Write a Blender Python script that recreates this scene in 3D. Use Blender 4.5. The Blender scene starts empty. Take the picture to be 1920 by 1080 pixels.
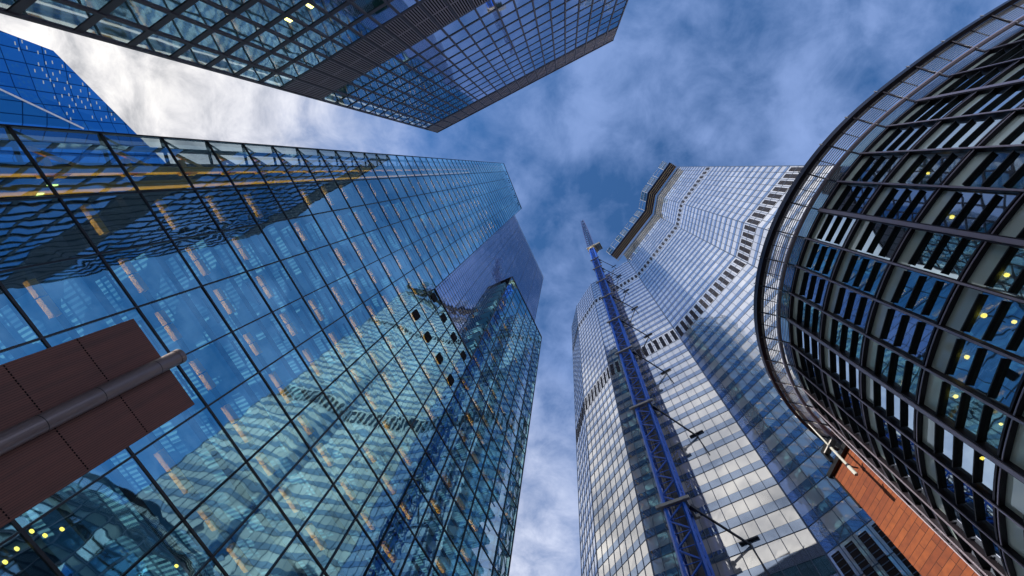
import bpy, math, random
from mathutils import Vector
random.seed(7)
R = math.radians
Z0 = 1.6                      # eye height: every height below is measured from the eye
sc = bpy.context.scene
col = sc.collection
# ------------------------------------------------------------------ camera
RW = [[0.9921659572594664, 0.03532188257161848, -0.11982936980141201],
      [0.0, 0.9591964212957153, 0.2827405619529905],
      [0.1249268316071722, -0.28052556030616826, 0.9516820355347176]]
FPX = 763.57
cd = bpy.data.cameras.new('camera'); cam = bpy.data.objects.new('camera', cd); col.objects.link(cam)
from mathutils import Matrix
cam.matrix_world = Matrix(((RW[0][0], -RW[0][1], -RW[0][2], 0), (RW[1][0], -RW[1][1], -RW[1][2], 0),
                           (RW[2][0], -RW[2][1], -RW[2][2], Z0), (0, 0, 0, 1)))
cd.sensor_width = 36; cd.lens = FPX / 1920 * 36; cd.clip_start = 0.1; cd.clip_end = 5000
sc.camera = cam
# ------------------------------------------------------------------ sun + sky
SUN_AZ, SUN_EL = 207.5, 24.0
sdir = Vector((math.cos(R(SUN_AZ)) * math.cos(R(SUN_EL)), math.sin(R(SUN_AZ)) * math.cos(R(SUN_EL)), math.sin(R(SUN_EL))))
ld = bpy.data.lights.new('sun', 'SUN'); ld.energy = 3.0; ld.angle = R(0.53); ld.color = (1, .94, .84)
sun = bpy.data.objects.new('sun', ld); col.objects.link(sun); sun.location = (0, 0, 400)
sun.rotation_euler = sdir.to_track_quat('Z', 'Y').to_euler()
world = bpy.data.worlds.new('World'); sc.world = world; world.use_nodes = True
nt = world.node_tree; nt.nodes.clear()
class NT:
    """tiny node helper: n('Type', inputs..., attributes)"""
    def __init__(s, tree): s.t = tree
    def n(s, typ, ins=None, **at):
        nd = s.t.nodes.new(typ)
        for k, v in at.items(): setattr(nd, k, v)
        for k, v in (ins or {}).items():
            if hasattr(v, 'bl_idname') and v.bl_idname.startswith('NodeSocket'): s.t.links.new(v, nd.inputs[k])
            elif isinstance(v, bpy.types.NodeSocket): s.t.links.new(v, nd.inputs[k])
            else: nd.inputs[k].default_value = v
        return nd
    def m(s, op, a, b=0.0, c=0.0, clamp=False):
        nd = s.n('ShaderNodeMath', {0: a, 1: b, 2: c}, operation=op); nd.use_clamp = clamp
        return nd.outputs[0]
    def ramp(s, f, stops, interp='LINEAR'):
        nd = s.n('ShaderNodeValToRGB', {0: f}); cr = nd.color_ramp; cr.interpolation = interp
        while len(cr.elements) < len(stops): cr.elements.new(.5)
        for e, (p, c) in zip(cr.elements, stops):
            e.position = p; e.color = (c, c, c, 1) if isinstance(c, (int, float)) else (*c, 1)
        return nd.outputs[0]
    def mix(s, f, a, b, mode='MIX'):
        nd = s.n('ShaderNodeMix', data_type='RGBA', blend_type=mode)
        for idx, v in ((0, f), (6, a), (7, b)):
            if isinstance(v, bpy.types.NodeSocket): s.t.links.new(v, nd.inputs[idx])
            else: nd.inputs[idx].default_value = v if idx == 0 else (*v, 1) if len(v) == 3 else v
        return nd.outputs[2]
w = NT(nt)
sky = w.n('ShaderNodeTexSky', sky_type='NISHITA', sun_disc=False, sun_elevation=R(SUN_EL), sun_rotation=R(90 - SUN_AZ), air_density=1.0, dust_density=0.3, ozone_density=3.0)
tc = w.n('ShaderNodeTexCoord')
sp = w.n('ShaderNodeSeparateXYZ', {0: tc.outputs['Generated']})
zz = w.m('MAXIMUM', sp.outputs[2], 0.12)
pl = w.n('ShaderNodeCombineXYZ', {0: w.m('DIVIDE', sp.outputs[0], zz), 1: w.m('DIVIDE', sp.outputs[1], zz), 2: 0.0})
big = w.n('ShaderNodeTexNoise', {'Vector': pl.outputs[0], 'Scale': 2.9, 'Detail': 6.0, 'Roughness': .55, 'Distortion': .25})
fine = w.n('ShaderNodeTexNoise', {'Vector': pl.outputs[0], 'Scale': 8.5, 'Detail': 7.0, 'Roughness': .62, 'Distortion': .4})
def dotf(v):
    nd = w.n('ShaderNodeVectorMath', {0: tc.outputs['Generated'], 1: v}, operation='DOT_PRODUCT'); return nd.outputs['Value']
gl = w.m('SMOOTH_MAX', dotf((-.82, -.27, .50)), w.m('MULTIPLY', dotf((-.25, .80, .55)), .87), .12)       # thick cloud towards these two parts of the sky
for v_ in ((-.50, -.66, .56), (-.75, .36, .55)): gl = w.m('SMOOTH_MAX', gl, w.m('MULTIPLY', dotf(v_), .98), .05)  # unseen cloud added for white reflections in the skyscraper
dens = w.m('ADD', w.m('MULTIPLY', big.outputs[0], 1.0), w.m('MULTIPLY', fine.outputs[0], .42))
thick = w.m('MULTIPLY', w.m('SUBTRACT', gl, .78), 2.6, clamp=False)
thick = w.m('MAXIMUM', thick, -.10)
cov = w.m('ADD', dens, thick)
mask = w.ramp(cov, [(.50, 0.0), (.62, .28), (.74, .60), (.88, .80), (1.0, 1.0)])
thickc = w.m('MULTIPLY', w.m('SUBTRACT', gl, .74), 4.5, clamp=True)
shade = w.ramp(w.m('ADD', fine.outputs[0], w.m('MULTIPLY', big.outputs[0], .5)), [(.55, (3.3, 3.4, 3.7)), (.78, (6.6, 6.5, 6.6)), (.95, (8.8, 8.6, 8.4))])
cc = w.mix(thickc, (2.5, 3.6, 6.6), shade)
lowz = w.m('MULTIPLY', w.m('SUBTRACT', .46, sp.outputs[2]), 5.0, clamp=True)          # the sky pales towards the horizon, brightened there, unseen, to lift ambient light
skyc = w.mix(1.0, sky.outputs[0], (.68, 1.12, 1.50), 'MULTIPLY')
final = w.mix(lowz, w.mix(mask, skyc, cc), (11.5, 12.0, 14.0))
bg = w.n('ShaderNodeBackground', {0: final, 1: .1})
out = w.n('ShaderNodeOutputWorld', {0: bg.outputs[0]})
sc.view_settings.view_transform = 'Standard'; sc.view_settings.look = 'None'; sc.view_settings.exposure = 0.38; sc.view_settings.gamma = 1
sc.cycles.caustics_reflective = False; sc.cycles.caustics_refractive = False
sc.cycles.max_bounces = 10; sc.cycles.glossy_bounces = 5; sc.cycles.transparent_max_bounces = 12; sc.cycles.sample_clamp_indirect = 4

# ------------------------------------------------------------------ materials
def newmat(name):
    m = bpy.data.materials.new(name); m.use_nodes = True; m.node_tree.nodes.clear(); return m, NT(m.node_tree)
def paint(name, c, rough=.5, metal=0.0, var=.12, scale=3.0, bump=0.0, spec=.5):
    m, t = newmat(name)
    co = t.n('ShaderNodeTexCoord').outputs['Object']
    nz = t.n('ShaderNodeTexNoise', {'Vector': co, 'Scale': scale, 'Detail': 5.0, 'Roughness': .65})
    k = t.m('MULTIPLY_ADD', nz.outputs[0], 2 * var, 1 - var)
    cr = t.n('ShaderNodeVectorMath', {0: c, 'Scale': k}, operation='SCALE')
    b = t.n('ShaderNodeBsdfPrincipled', {'Base Color': cr.outputs[0], 'Metallic': metal, 'Specular IOR Level': spec})
    t.t.links.new(t.m('MULTIPLY_ADD', nz.outputs[0], .25, rough - .12), b.inputs['Roughness'])
    if bump:
        bp = t.n('ShaderNodeBump', {'Height': nz.outputs[0], 'Strength': bump, 'Distance': .02}); t.t.links.new(bp.outputs[0], b.inputs['Normal'])
    t.n('ShaderNodeOutputMaterial', {0: b.outputs[0]})
    return m
def wave_normal(t, scale, amount, vec=None):
    """the roller-wave and pillowing of toughened panes"""
    co = vec or t.n('ShaderNodeNewGeometry').outputs['Position']
    nz = t.n('ShaderNodeTexNoise', {'Vector': co, 'Scale': scale, 'Detail': 1.5, 'Roughness': .4, 'Distortion': .6})
    bp = t.n('ShaderNodeBump', {'Height': nz.outputs[0], 'Strength': 1.0, 'Distance': amount})
    return bp.outputs[0]
def glass(name, refl, tint, f0=.12, gain=1.0, wave=(.5, .02), rough=.02):
    """see-through glazing: coloured transmission under a fresnel mirror"""
    m, t = newmat(name)
    nrm = wave_normal(t, *wave)
    fr = t.n('ShaderNodeLayerWeight', {'Blend': .5}).outputs['Facing']
    p = t.m('POWER', fr, 3.0)
    fac = t.m('MULTIPLY_ADD', p, gain * (1 - f0), f0, clamp=True)
    g = t.n('ShaderNodeBsdfAnisotropic', {'Color': (*refl, 1), 'Roughness': rough, 'Normal': nrm})
    tr = t.n('ShaderNodeBsdfTransparent', {0: (*tint, 1)})
    mx = t.n('ShaderNodeMixShader', {0: fac, 1: tr.outputs[0], 2: g.outputs[0]})
    t.n('ShaderNodeOutputMaterial', {0: mx.outputs[0]})
    return m
def mirror(name, refl, base, f0=.5, gain=.5, wave=(.5, .02), rough=.03, var=.0, cell=None):
    """opaque coated glazing: coloured mirror over a dark or blinded interior"""
    m, t = newmat(name)
    nrm = wave_normal(t, *wave)
    fr = t.n('ShaderNodeLayerWeight', {'Blend': .5}).outputs['Facing']
    fac = t.m('MULTIPLY_ADD', t.m('POWER', fr, 2.5), gain, f0, clamp=True)
    g = t.n('ShaderNodeBsdfAnisotropic', {'Color': (*refl, 1), 'Roughness': rough, 'Normal': nrm})
    bc = (*base, 1)
    if var:
        rnd = t.n('ShaderNodeAttribute', attribute_name='rnd').outputs['Fac']
        k = t.m('MULTIPLY_ADD', rnd, 2 * var, 1 - var)
        bc = t.n('ShaderNodeVectorMath', {0: base, 'Scale': k}, operation='SCALE').outputs[0]
    d = t.n('ShaderNodeBsdfDiffuse', {0: bc})
    mx = t.n('ShaderNodeMixShader', {0: fac, 1: d.outputs[0], 2: g.outputs[0]})
    t.n('ShaderNodeOutputMaterial', {0: mx.outputs[0]})
    return m
def lamp(name, c, s):
    m, t = newmat(name); e = t.n('ShaderNodeEmission', {0: (*c, 1), 1: s}); t.n('ShaderNodeOutputMaterial', {0: e.outputs[0]}); return m
def uvnode(t): return t.n('ShaderNodeUVMap', uv_map='uv').outputs[0]

# ------------------------------------------------------------------ mesh builder
EYE = Vector((0, 0, 0))
def project(p):
    x, y, z = p
    cx = x * RW[0][0] + y * RW[1][0] + z * RW[2][0]; cy = x * RW[0][1] + y * RW[1][1] + z * RW[2][1]; cz = x * RW[0][2] + y * RW[1][2] + z * RW[2][2]
    if cz <= .05: return None
    return 960 + FPX * cx / cz, 540 + FPX * cy / cz
class MB:
    def __init__(s): s.v = []; s.f = []; s.mi = []; s.uv = []; s.rnd = []; s.smooth = []
    def face(s, pts, mi=0, uv=None, rnd=0.0, smooth=False):
        b = len(s.v); s.v += [tuple(p) for p in pts]; s.f.append(tuple(range(b, b + len(pts))))
        s.mi.append(mi); s.uv.append(uv or [(0, 0)] * len(pts)); s.rnd.append(rnd); s.smooth.append(smooth); return s
    def grid8(s, P, mi=0, uv=None):
        # P: 8 corners, bottom ring 0-3, top ring 4-7
        for q in ((3, 2, 1, 0), (4, 5, 6, 7), (0, 1, 5, 4), (1, 2, 6, 5), (2, 3, 7, 6), (3, 0, 4, 7)):
            s.face([P[i] for i in q], mi, [uv[i] for i in q] if uv else None)
        return s
    def fbox(s, F, s0, s1, d0, d1, h0, h1, mi=0):
        P = [F.p(a, d, h) for h in (h0, h1) for a, d in ((s0, d0), (s1, d0), (s1, d1), (s0, d1))]
        uv = [(a, h + d) for h in (h0, h1) for a, d in ((s0, d0), (s1, d0), (s1, d1), (s0, d1))]
        return s.grid8(P, mi, uv)
    def bar(s, a, b, wx, wy=None, up=(0, 0, 1), mi=0):
        a = Vector(a); b = Vector(b); wy = wy or wx; d = (b - a)
        if d.length < 1e-6: return s
        d.normalize(); u = Vector(up)
        if abs(d.dot(u)) > .98: u = Vector((1, .2, 0)).normalized()
        x = d.cross(u).normalized() * wx / 2; y = d.cross(x).normalized() * wy / 2
        return s.grid8([a - x - y, a + x - y, a + x + y, a - x + y, b - x - y, b + x - y, b + x + y, b - x + y], mi)
    def tube(s, a, b, r, n=10, mi=0, r2=None, caps=True):
        a = Vector(a); b = Vector(b); d = (b - a).normalized(); u = Vector((0, 0, 1)) if abs(d.z) < .95 else Vector((1, 0, 0))
        x = d.cross(u).normalized(); y = d.cross(x); r2 = r if r2 is None else r2
        A = [a + (x * math.cos(t) + y * math.sin(t)) * r for t in [i * 2 * math.pi / n for i in range(n)]]
        B = [b + (x * math.cos(t) + y * math.sin(t)) * r2 for t in [i * 2 * math.pi / n for i in range(n)]]
        for i in range(n): j = (i + 1) % n; s.face([A[i], B[i], B[j], A[j]], mi, smooth=True)
        if caps: s.face(A, mi); s.face(B[::-1], mi)
        return s
    def prism(s, pts, h0, h1, mi=0):
        n = len(pts)
        for i in range(n):
            a, b = pts[i], pts[(i + 1) % n]
            s.face([(a[0], a[1], h0), (b[0], b[1], h0), (b[0], b[1], h1), (a[0], a[1], h1)], mi)
        s.face([(p[0], p[1], h1) for p in pts], mi); s.face([(p[0], p[1], h0) for p in pts][::-1], mi)
        return s
    def ringseg(s, c, r0, r1, z0, z1, a0, a1, n, mi=0, z0b=None, z1b=None):
        """annular box between angles a0..a1 (degrees); outer radius may sit at other heights"""
        z0b = z0 if z0b is None else z0b; z1b = z1 if z1b is None else z1b
        for i in range(n):
            t0, t1 = R(a0 + (a1 - a0) * i / n), R(a0 + (a1 - a0) * (i + 1) / n)
            P = lambda r, t, z: (c[0] + r * bulge(math.degrees(t)) * math.cos(t), c[1] + r * bulge(math.degrees(t)) * math.sin(t), z)
            s.face([P(r0, t0, z0), P(r0, t1, z0), P(r1, t1, z0b), P(r1, t0, z0b)], mi)
            s.face([P(r0, t0, z1), P(r1, t0, z1b), P(r1, t1, z1b), P(r0, t1, z1)], mi)
            s.face([P(r1, t0, z0b), P(r1, t1, z0b), P(r1, t1, z1b), P(r1, t0, z1b)], mi)
            s.face([P(r0, t0, z0), P(r0, t0, z1), P(r0, t1, z1), P(r0, t1, z0)], mi)
        return s
    def merge(s, o):
        b = len(s.v); s.v += o.v; s.f += [tuple(i + b for i in f) for f in o.f]; s.mi += o.mi; s.uv += o.uv; s.rnd += o.rnd; s.smooth += o.smooth; return s
    def build(s, name, mats, parent=None, **props):
        me = bpy.data.meshes.new(name); me.from_pydata([(x, y, z + Z0) for x, y, z in s.v], [], s.f)
        mats = mats if isinstance(mats, (list, tuple)) else [mats]
        for m in mats: me.materials.append(m)
        me.polygons.foreach_set('material_index', s.mi); me.polygons.foreach_set('use_smooth', s.smooth)
        ul = me.uv_layers.new(name='uv'); flat = [c for f in s.uv for q in f for c in q]; ul.data.foreach_set('uv', flat)
        at = me.attributes.new('rnd', 'FLOAT', 'FACE'); at.data.foreach_set('value', s.rnd)
        me.update()
        o = bpy.data.objects.new(name, me); col.objects.link(o)
        if parent: o.parent = parent; o.matrix_parent_inverse = parent.matrix_world.inverted()
        for k, v in props.items(): o[k] = v
        return o
    def screen(s):
        """rough size in the picture: 0 when outside the frame"""
        q = [project(p) for p in s.v[:8]]
        q = [a for a in q if a]
        if len(q) < 3: return 0
        x = [a[0] for a in q]; y = [a[1] for a in q]
        if max(x) < 0 or min(x) > 1920 or max(y) < 0 or min(y) > 1080: return 0
        return (min(max(x), 1920) - max(min(x), 0)) * (min(max(y), 1080) - max(min(y), 0))
def parts(parent, name, items, mats, rest, n=100, minsize=0):
    """the n items that show largest become parts, the rest one part marked as stuff"""
    items = sorted(items, key=lambda m: -m.screen())
    for m in items[:n]: m.build(name, mats, parent)
    if items[n:]:
        r = MB()
        for m in items[n:]: r.merge(m)
        r.build(rest, mats, parent, kind='stuff')
def thing(name, label, cat, loc, group=None):
    o = bpy.data.objects.new(name, None); col.objects.link(o); o.location = (loc[0], loc[1], loc[2] + Z0); o['label'] = label; o['category'] = cat
    if group: o['group'] = group
    bpy.context.view_layer.update()
    return o
class Frame:
    """facade frame: s along the wall, d behind it (negative = towards the street), h up"""
    def __init__(s, o, t, n): s.o = Vector((o[0], o[1], 0)); s.t = Vector((t[0], t[1], 0)).normalized(); s.n = Vector((n[0], n[1], 0)).normalized()
    def p(s, a, d, h): return s.o + s.t * a + s.n * d + Vector((0, 0, h))

# ------------------------------------------------------------------ setting: ground
M = {}
m, t = newmat('paving')
co = t.n('ShaderNodeTexCoord').outputs['Object']
br = t.n('ShaderNodeTexBrick', {'Vector': co, 'Color1': (.30, .29, .27, 1), 'Color2': (.24, .235, .22, 1), 'Mortar': (.10, .10, .10, 1), 'Scale': 1.0, 'Mortar Size': .012, 'Brick Width': .9, 'Row Height': .6})
b = t.n('ShaderNodeBsdfPrincipled', {'Base Color': br.outputs[0], 'Roughness': .8}); t.n('ShaderNodeOutputMaterial', {0: b.outputs[0]}); M['paving'] = m
g = MB(); g.face([(-1500, -1500, -Z0), (1500, -1500, -Z0), (1500, 1500, -Z0), (-1500, 1500, -Z0)]); g.build('ground', M['paving'], kind='structure')

# ================================================================== glass office tower on the left
nA = (-0.90090676, 0.43401269); tA = (-0.43401269, -0.90090676)
FA = Frame((nA[0] * 25, nA[1] * 25), tA, nA)
m, t = newmat('lit ribbed ceiling')
uv = uvnode(t); sx = t.n('ShaderNodeSeparateXYZ', {0: uv})
st = t.m('FRACT', t.m('MULTIPLY', sx.outputs[0], 3.1))
ribs = t.m('GREATER_THAN', st, .52)
cell = t.n('ShaderNodeTexVoronoi', {'Vector': uv, 'Scale': .55}, distance='CHEBYCHEV')
on = t.m('GREATER_THAN', t.n('ShaderNodeSeparateColor', {0: cell.outputs['Color']}).outputs[0], .66)
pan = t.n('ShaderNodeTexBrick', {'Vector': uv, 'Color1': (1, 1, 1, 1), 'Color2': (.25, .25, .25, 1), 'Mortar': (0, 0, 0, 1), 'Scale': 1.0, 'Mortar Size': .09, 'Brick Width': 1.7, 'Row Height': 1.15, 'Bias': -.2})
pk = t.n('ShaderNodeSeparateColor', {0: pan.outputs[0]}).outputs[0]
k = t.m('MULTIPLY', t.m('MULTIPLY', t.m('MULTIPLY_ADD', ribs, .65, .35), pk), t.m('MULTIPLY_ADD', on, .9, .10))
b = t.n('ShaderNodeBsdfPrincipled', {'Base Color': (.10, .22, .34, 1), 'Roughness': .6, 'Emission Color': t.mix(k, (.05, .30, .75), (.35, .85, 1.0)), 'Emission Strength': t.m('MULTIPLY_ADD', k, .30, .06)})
t.n('ShaderNodeOutputMaterial', {0: b.outputs[0]}); M['soffit'] = m
M['darksteel'] = paint('dark blue steel', (.018, .026, .045), .45, .3)
M['mull'] = paint('black mullion', (.012, .014, .022), .4, .2)
M['yellow'] = paint('yellow painted steel', (.95, .50, .03), .5, var=.08)
M['core'] = paint('deep blue core wall', (.03, .10, .20), .6)
M['tealdark'] = paint('dark teal steel', (.03, .06, .08), .45, .3)
M['tan'] = paint('grey brown lattice steel', (.16, .15, .12), .5, .2)
M['glassA'] = glass('clear blue curtain glass', (.47, .88, 1.0), (.72, .88, .93), f0=.48, gain=.95, wave=(.42, .012))
M['glassB'] = mirror('lilac blue coated glass', (.72, .80, 1.0), (.03, .08, .18), f0=.62, gain=.4, wave=(.4, .02))
M['clear'] = glass('pale cyan screen glass', (.7, .95, 1.0), (.52, .86, .90), f0=.10, gain=.8, wave=(.5, .01))
M['vent'] = paint('black vent', (.006, .006, .008), .8, spec=.1)
M['wash'] = lamp('warm white facade light', (1.0, .80, .55), 12.0)  # added fill light for the yellow beams, no lamp seen there
M['washdim'] = lamp('soft warm upright light', (1.0, .86, .62), 1.4)  # weaker fill light, added for the yellow columns
A = thing('glass_office_tower', 'blue glass office tower with yellow steel frames, behind the brown ribbed shaft', 'office building', FA.p(-12, 6, -Z0))
VA = [14.35, 10.35, 6.95, 3.55, -.04, -3.37, -7.6]
VL = [-7.6, -10.2, -13.55, -16.9, -20.2]
VC = [-20.2, -23.5, -26.8, -30.1, -33.4, -36.75, -40.1]
HA = [-1.6, 1.4, 5.8, 10.3, 14.75, 19.19, 23.57, 27.63]
while HA[-1] < 194: HA.append(HA[-1] + 3.86)
def topA(s): return 187.5 + (s + 7.6) * .43
def pane(F, s0, s1, h0, h1, d=0.0, tilt=.0035, h1b=None):
    j = lambda: random.uniform(-1, 1) * tilt * 3.0
    h1b = h1 if h1b is None else h1b
    q = [F.p(s0, d, h0), F.p(s1, d, h0), F.p(s1, d, h1b), F.p(s0, d, h1)]
    a, b_ = j(), j(); off = (-a - b_, a - b_, a + b_, -a + b_)
    m_ = MB(); r = random.random()
    m_.face([p + F.n * (o + .0) for p, o in zip(q, off)], 0, [(s0, h0), (s1, h0), (s1, h1b), (s0, h1)], r); return m_
panes = []; trans = []; mull = []
def field(V, h_lo, top, d=0.0, cell=None):
    for i in range(len(V) - 1):
        s0, s1 = V[i] - .05, V[i + 1] + .05
        for a, b_ in zip(HA[:-1], HA[1:]):
            if a < h_lo - .1: continue
            t0, t1 = top(V[i]), top(V[i + 1])
            if a >= min(t0, t1) - .2: continue
            panes.append(pane(FA, s0, s1, a + .05, min(b_, t0) - .05, d, h1b=min(b_, t1) - .05))
field(VA, -2, topA); field(VL, -2, lambda s: 57.6); field(VC, -2, lambda s: 109.)
parts(A, 'glass_pane', panes, M['glassA'], 'glass_panes')
for V, top in ((VA, topA), (VL, lambda s: 57.6), (VC, lambda s: 109.)):
    for a in V:
        w_ = .10
        MB().fbox(FA, a - w_ / 2, a + w_ / 2, -.10, .12, -Z0, top(a)).build('mullion', M['mull'], A)
for h in HA:
    for tp, a, b_ in ((187, 14.35, -7.6), (57.7, -7.65, -20.15), (109, -20.25, -40.1)):
        if h < tp: MB().fbox(FA, a, b_, -.06, .10, h - .06, h + .06).build('transom', M['mull'], A)
mb = MB()
for (s0, s1) in ((14.4, -7.65),):
    P = [FA.p(s0, -.12, topA(s0) - .15), FA.p(s1, -.12, topA(s1) - .15), FA.p(s1, .3, topA(s1) - .15), FA.p(s0, .3, topA(s0) - .15)]
    mb.grid8(P + [p + Vector((0, 0, .45)) for p in P])
mb.build('coping', M['mull'], A)
MB().fbox(FA, -7.6, -20.2, -.12, 3.7, 57.6, 57.9).build('coping', M['mull'], A); MB().fbox(FA, -20.2, -40.1, -.12, 3.7, 109., 109.35).build('coping', M['mull'], A)
# floors with lit ribbed ceilings
for i, h in enumerate(HA[1:]):
    mb = MB()
    def slab(s0, s1, d0, d1, lit_=True):
        z0, z1 = h - .55, h - .12
        P = [FA.p(a, d, z) for z in (z0, z1) for a, d in ((s0, d0), (s1, d0), (s1, d1), (s0, d1))]
        uvs = [(a + i * 1.37, d + i * .61) for z in (z0, z1) for a, d in ((s0, d0), (s1, d0), (s1, d1), (s0, d1))]
        mb.grid8(P, 1)
        if lit_: mb.face([p - Vector((0, 0, .012)) for p in P[:4]][::-1], 0, uvs[:4][::-1])
    if h < 187: slab(12.3, 7.0, 1.25, 12, False); slab(6.99, -7.3, 1.25, 12)
    if h < 57: slab(-7.3, -20, 1.25, 12)
    if h < 108: slab(-20, -36.8, 1.25, 12)
    if mb.v: mb.build('floor_slab', [M['soffit'], M['darksteel']], A)
mb = MB(); mb.fbox(FA, 12.2, -36.8, 8.6, 14, -Z0, 56); mb.fbox(FA, 12.2, -7.3, 8.6, 14, 56, 186); mb.build('core_wall', M['core'], A)
mb = MB(); mb.fbox(FA, 12.35, 12.2, 1.25, 14, -Z0, 188); mb.build('side_wall', M['core'], A)
# yellow frame: two uprights by the corner, a beam in every bay of every floor
for s0, s1, d0, d1 in ((12.3, 11.9, .35, .75), (11.25, 10.85, .2, .75)):
    MB().fbox(FA, s0, s1, d0, d1, -Z0, 186).build('yellow_column', M['yellow'], A)
    mb = MB(); sl = s1 - .32; mb.fbox(FA, sl, sl - .06, .3, .75, 2, 120, 1)  # hidden glowing strip added beside each column to brighten it
    mb.face([FA.p(sl + .003, .32, 2), FA.p(sl + .003, .73, 2), FA.p(sl + .003, .73, 120), FA.p(sl + .003, .32, 120)], 0); mb.build('upright_light', [M['washdim'], M['darksteel']], A)
yb = []
allbays = [(V[i], V[i + 1], tp) for V, tp in ((VA, 187), (VL, 57), (VC, 108)) for i in range(len(V) - 1)]
for bi, (s0, s1, tp) in enumerate(allbays):
    if bi == 0: s0 = 10.35; s1 = 10.3; continue
    for h in HA[1:-1]:
        if h > tp - 3: continue
        if random.random() < (.42 if s0 < -20 else .10): continue
        w_ = s0 - s1
        mb = MB(); k0 = s0 - w_ * random.uniform(.12, .17); L = w_ * random.uniform(.52, .66)
        hh = h + 1.05
        mb.fbox(FA, k0, k0 - L * .44, .18, .54, hh, hh + .34); mb.fbox(FA, k0 - L * .48, k0 - L, .18, .54, hh, hh + .34)
        mb.fbox(FA, k0 - L * .44, k0 - L * .48, .24, .44, hh + .03, hh + .25, 1)
        yb.append(mb)
lit = []  # upward glowing strips, hidden from below, added to brighten the yellow beams
for bi, (s0, s1, tp) in enumerate(allbays[1:]):
    for h in HA[1:-1]:
        if h > tp - 3 or h > 120 or (s0 < -20 and random.random() < .35): continue
        w_ = s0 - s1; k0 = s0 - w_ * .18
        mb = MB(); mb.fbox(FA, k0, k0 - w_ * .56, .84, 1.0, h + .35, h + .42, 1)
        mb.face([FA.p(k0 - .03, .86, h + .425), FA.p(k0 - w_ * .56 + .03, .86, h + .425), FA.p(k0 - w_ * .56 + .03, .98, h + .425), FA.p(k0 - .03, .98, h + .425)], 0); lit.append(mb)
parts(A, 'light_trough', lit, [M['wash'], M['darksteel']], 'light_troughs')
parts(A, 'yellow_beam', yb, [M['yellow'], M['darksteel']], 'yellow_beams')
for i, h in enumerate(HA[1:-1]):                       # deep blue beam beside the yellow one
    for (a, b_, tp) in ((10.3, -7.4, 187), (-7.7, -19.9, 57), (-20.3, -36.6, 108)):
        if h < tp - 3: MB().fbox(FA, a, b_, 1.0, 1.2, h + 1.7, h + 1.95).build('edge_beam', M['tealdark'], A)
M['greenlamp'] = lamp('yellow green ceiling lamp', (1.0, .80, .12), 2.6)
for px in ((52, 1013), (30, 1030), (58, 997), (83, 1005), (115, 993), (8, 1055), (330, 1062)):
    u = Vector((px[0] - 960, px[1] - 540, FPX)); u = Vector([sum(RW[i][k] * u[k] for k in range(3)) for i in range(3)])
    P = u * (26.0 / u.dot(FA.n)); mb = MB(); mb.tube(P, P + Vector((0, 0, .05)), .10, 10); mb.tube(P + Vector((0, 0, .05)), P + Vector((0, 0, .4)), .012, 4, 1)
    mb.build('pendant_lamp', [M['greenlamp'], M['mull']], A)
# open corner truss along the left edge
mb = MB(); mb.fbox(FA, 13.62, 13.42, .1, .45, -Z0, 190); mb.fbox(FA, 12.62, 12.45, .5, .8, -Z0, 188); mb.build('corner_post', M['darksteel'], A)
for h in HA[2:-1]:
    mb = MB()
    mb.bar(FA.p(14.3, .1, h), FA.p(12.3, .9, h), .16); mb.bar(FA.p(14.25, .1, h), FA.p(13.5, .25, h + 1.25), .11)
    mb.bar(FA.p(13.5, .3, h + .2), FA.p(12.4, .6, h + 2.4), .2, mi=1); mb.bar(FA.p(12.4, .5, h + 2.4), FA.p(11.3, .6, h + .3), .26, mi=1); mb.bar(FA.p(12.0, .45, h + .2), FA.p(10.9, .45, h + .2), .26, mi=1)
    mb.bar(FA.p(12.9, .5, h + .9), FA.p(12.4, .6, h + .9), .35, mi=1)
    mb.build('corner_bracket', [M['darksteel'], M['yellow']], A)
for i, h in enumerate(HA[2:-1]):                        # dark wind bracing behind the two end bays
    if h > 140: break
    mb = MB()
    mb.bar(FA.p(11.8, .95, h), FA.p(7.1, .95, h + 3.8), .14); mb.bar(FA.p(11.8, 1.1, h + 3.8), FA.p(7.1, 1.1, h), .14)
    mb.bar(FA.p(10.4, .7, h + 1.9), FA.p(7.1, .7, h + 1.9), .10)
    for a in (9.6, 8.7, 7.8): mb.bar(FA.p(a, .7, h), FA.p(a, .7, h + 3.86), .07)
    mb.build('wind_bracing', M['darksteel'], A)
# lattice along the right edge of the lower wing
mb = MB()
for a in (-37.2, -38.7, -39.95): mb.fbox(FA, a, a - .16, .2, .5, -Z0, 108.8)
mb.build('lattice_post', M['tan'], A)
for h in HA[1:]:
    if h > 106: break
    mb = MB(); mb.bar(FA.p(-37.2, .35, h), FA.p(-40, .35, h), .3, .3)
    hm = h + 1.93
    mb.bar(FA.p(-37.3, .35, h), FA.p(-38.7, .35, h + 3.86), .13); mb.bar(FA.p(-38.7, .38, h), FA.p(-37.3, .38, h + 3.86), .13)
    mb.bar(FA.p(-38.8, .35, h), FA.p(-39.95, .35, h + 1.93), .1); mb.bar(FA.p(-38.8, .35, h + 3.86), FA.p(-39.95, .35, h + 1.93), .1)
    mb.build('lattice_bracing', M['tan'], A)
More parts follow.
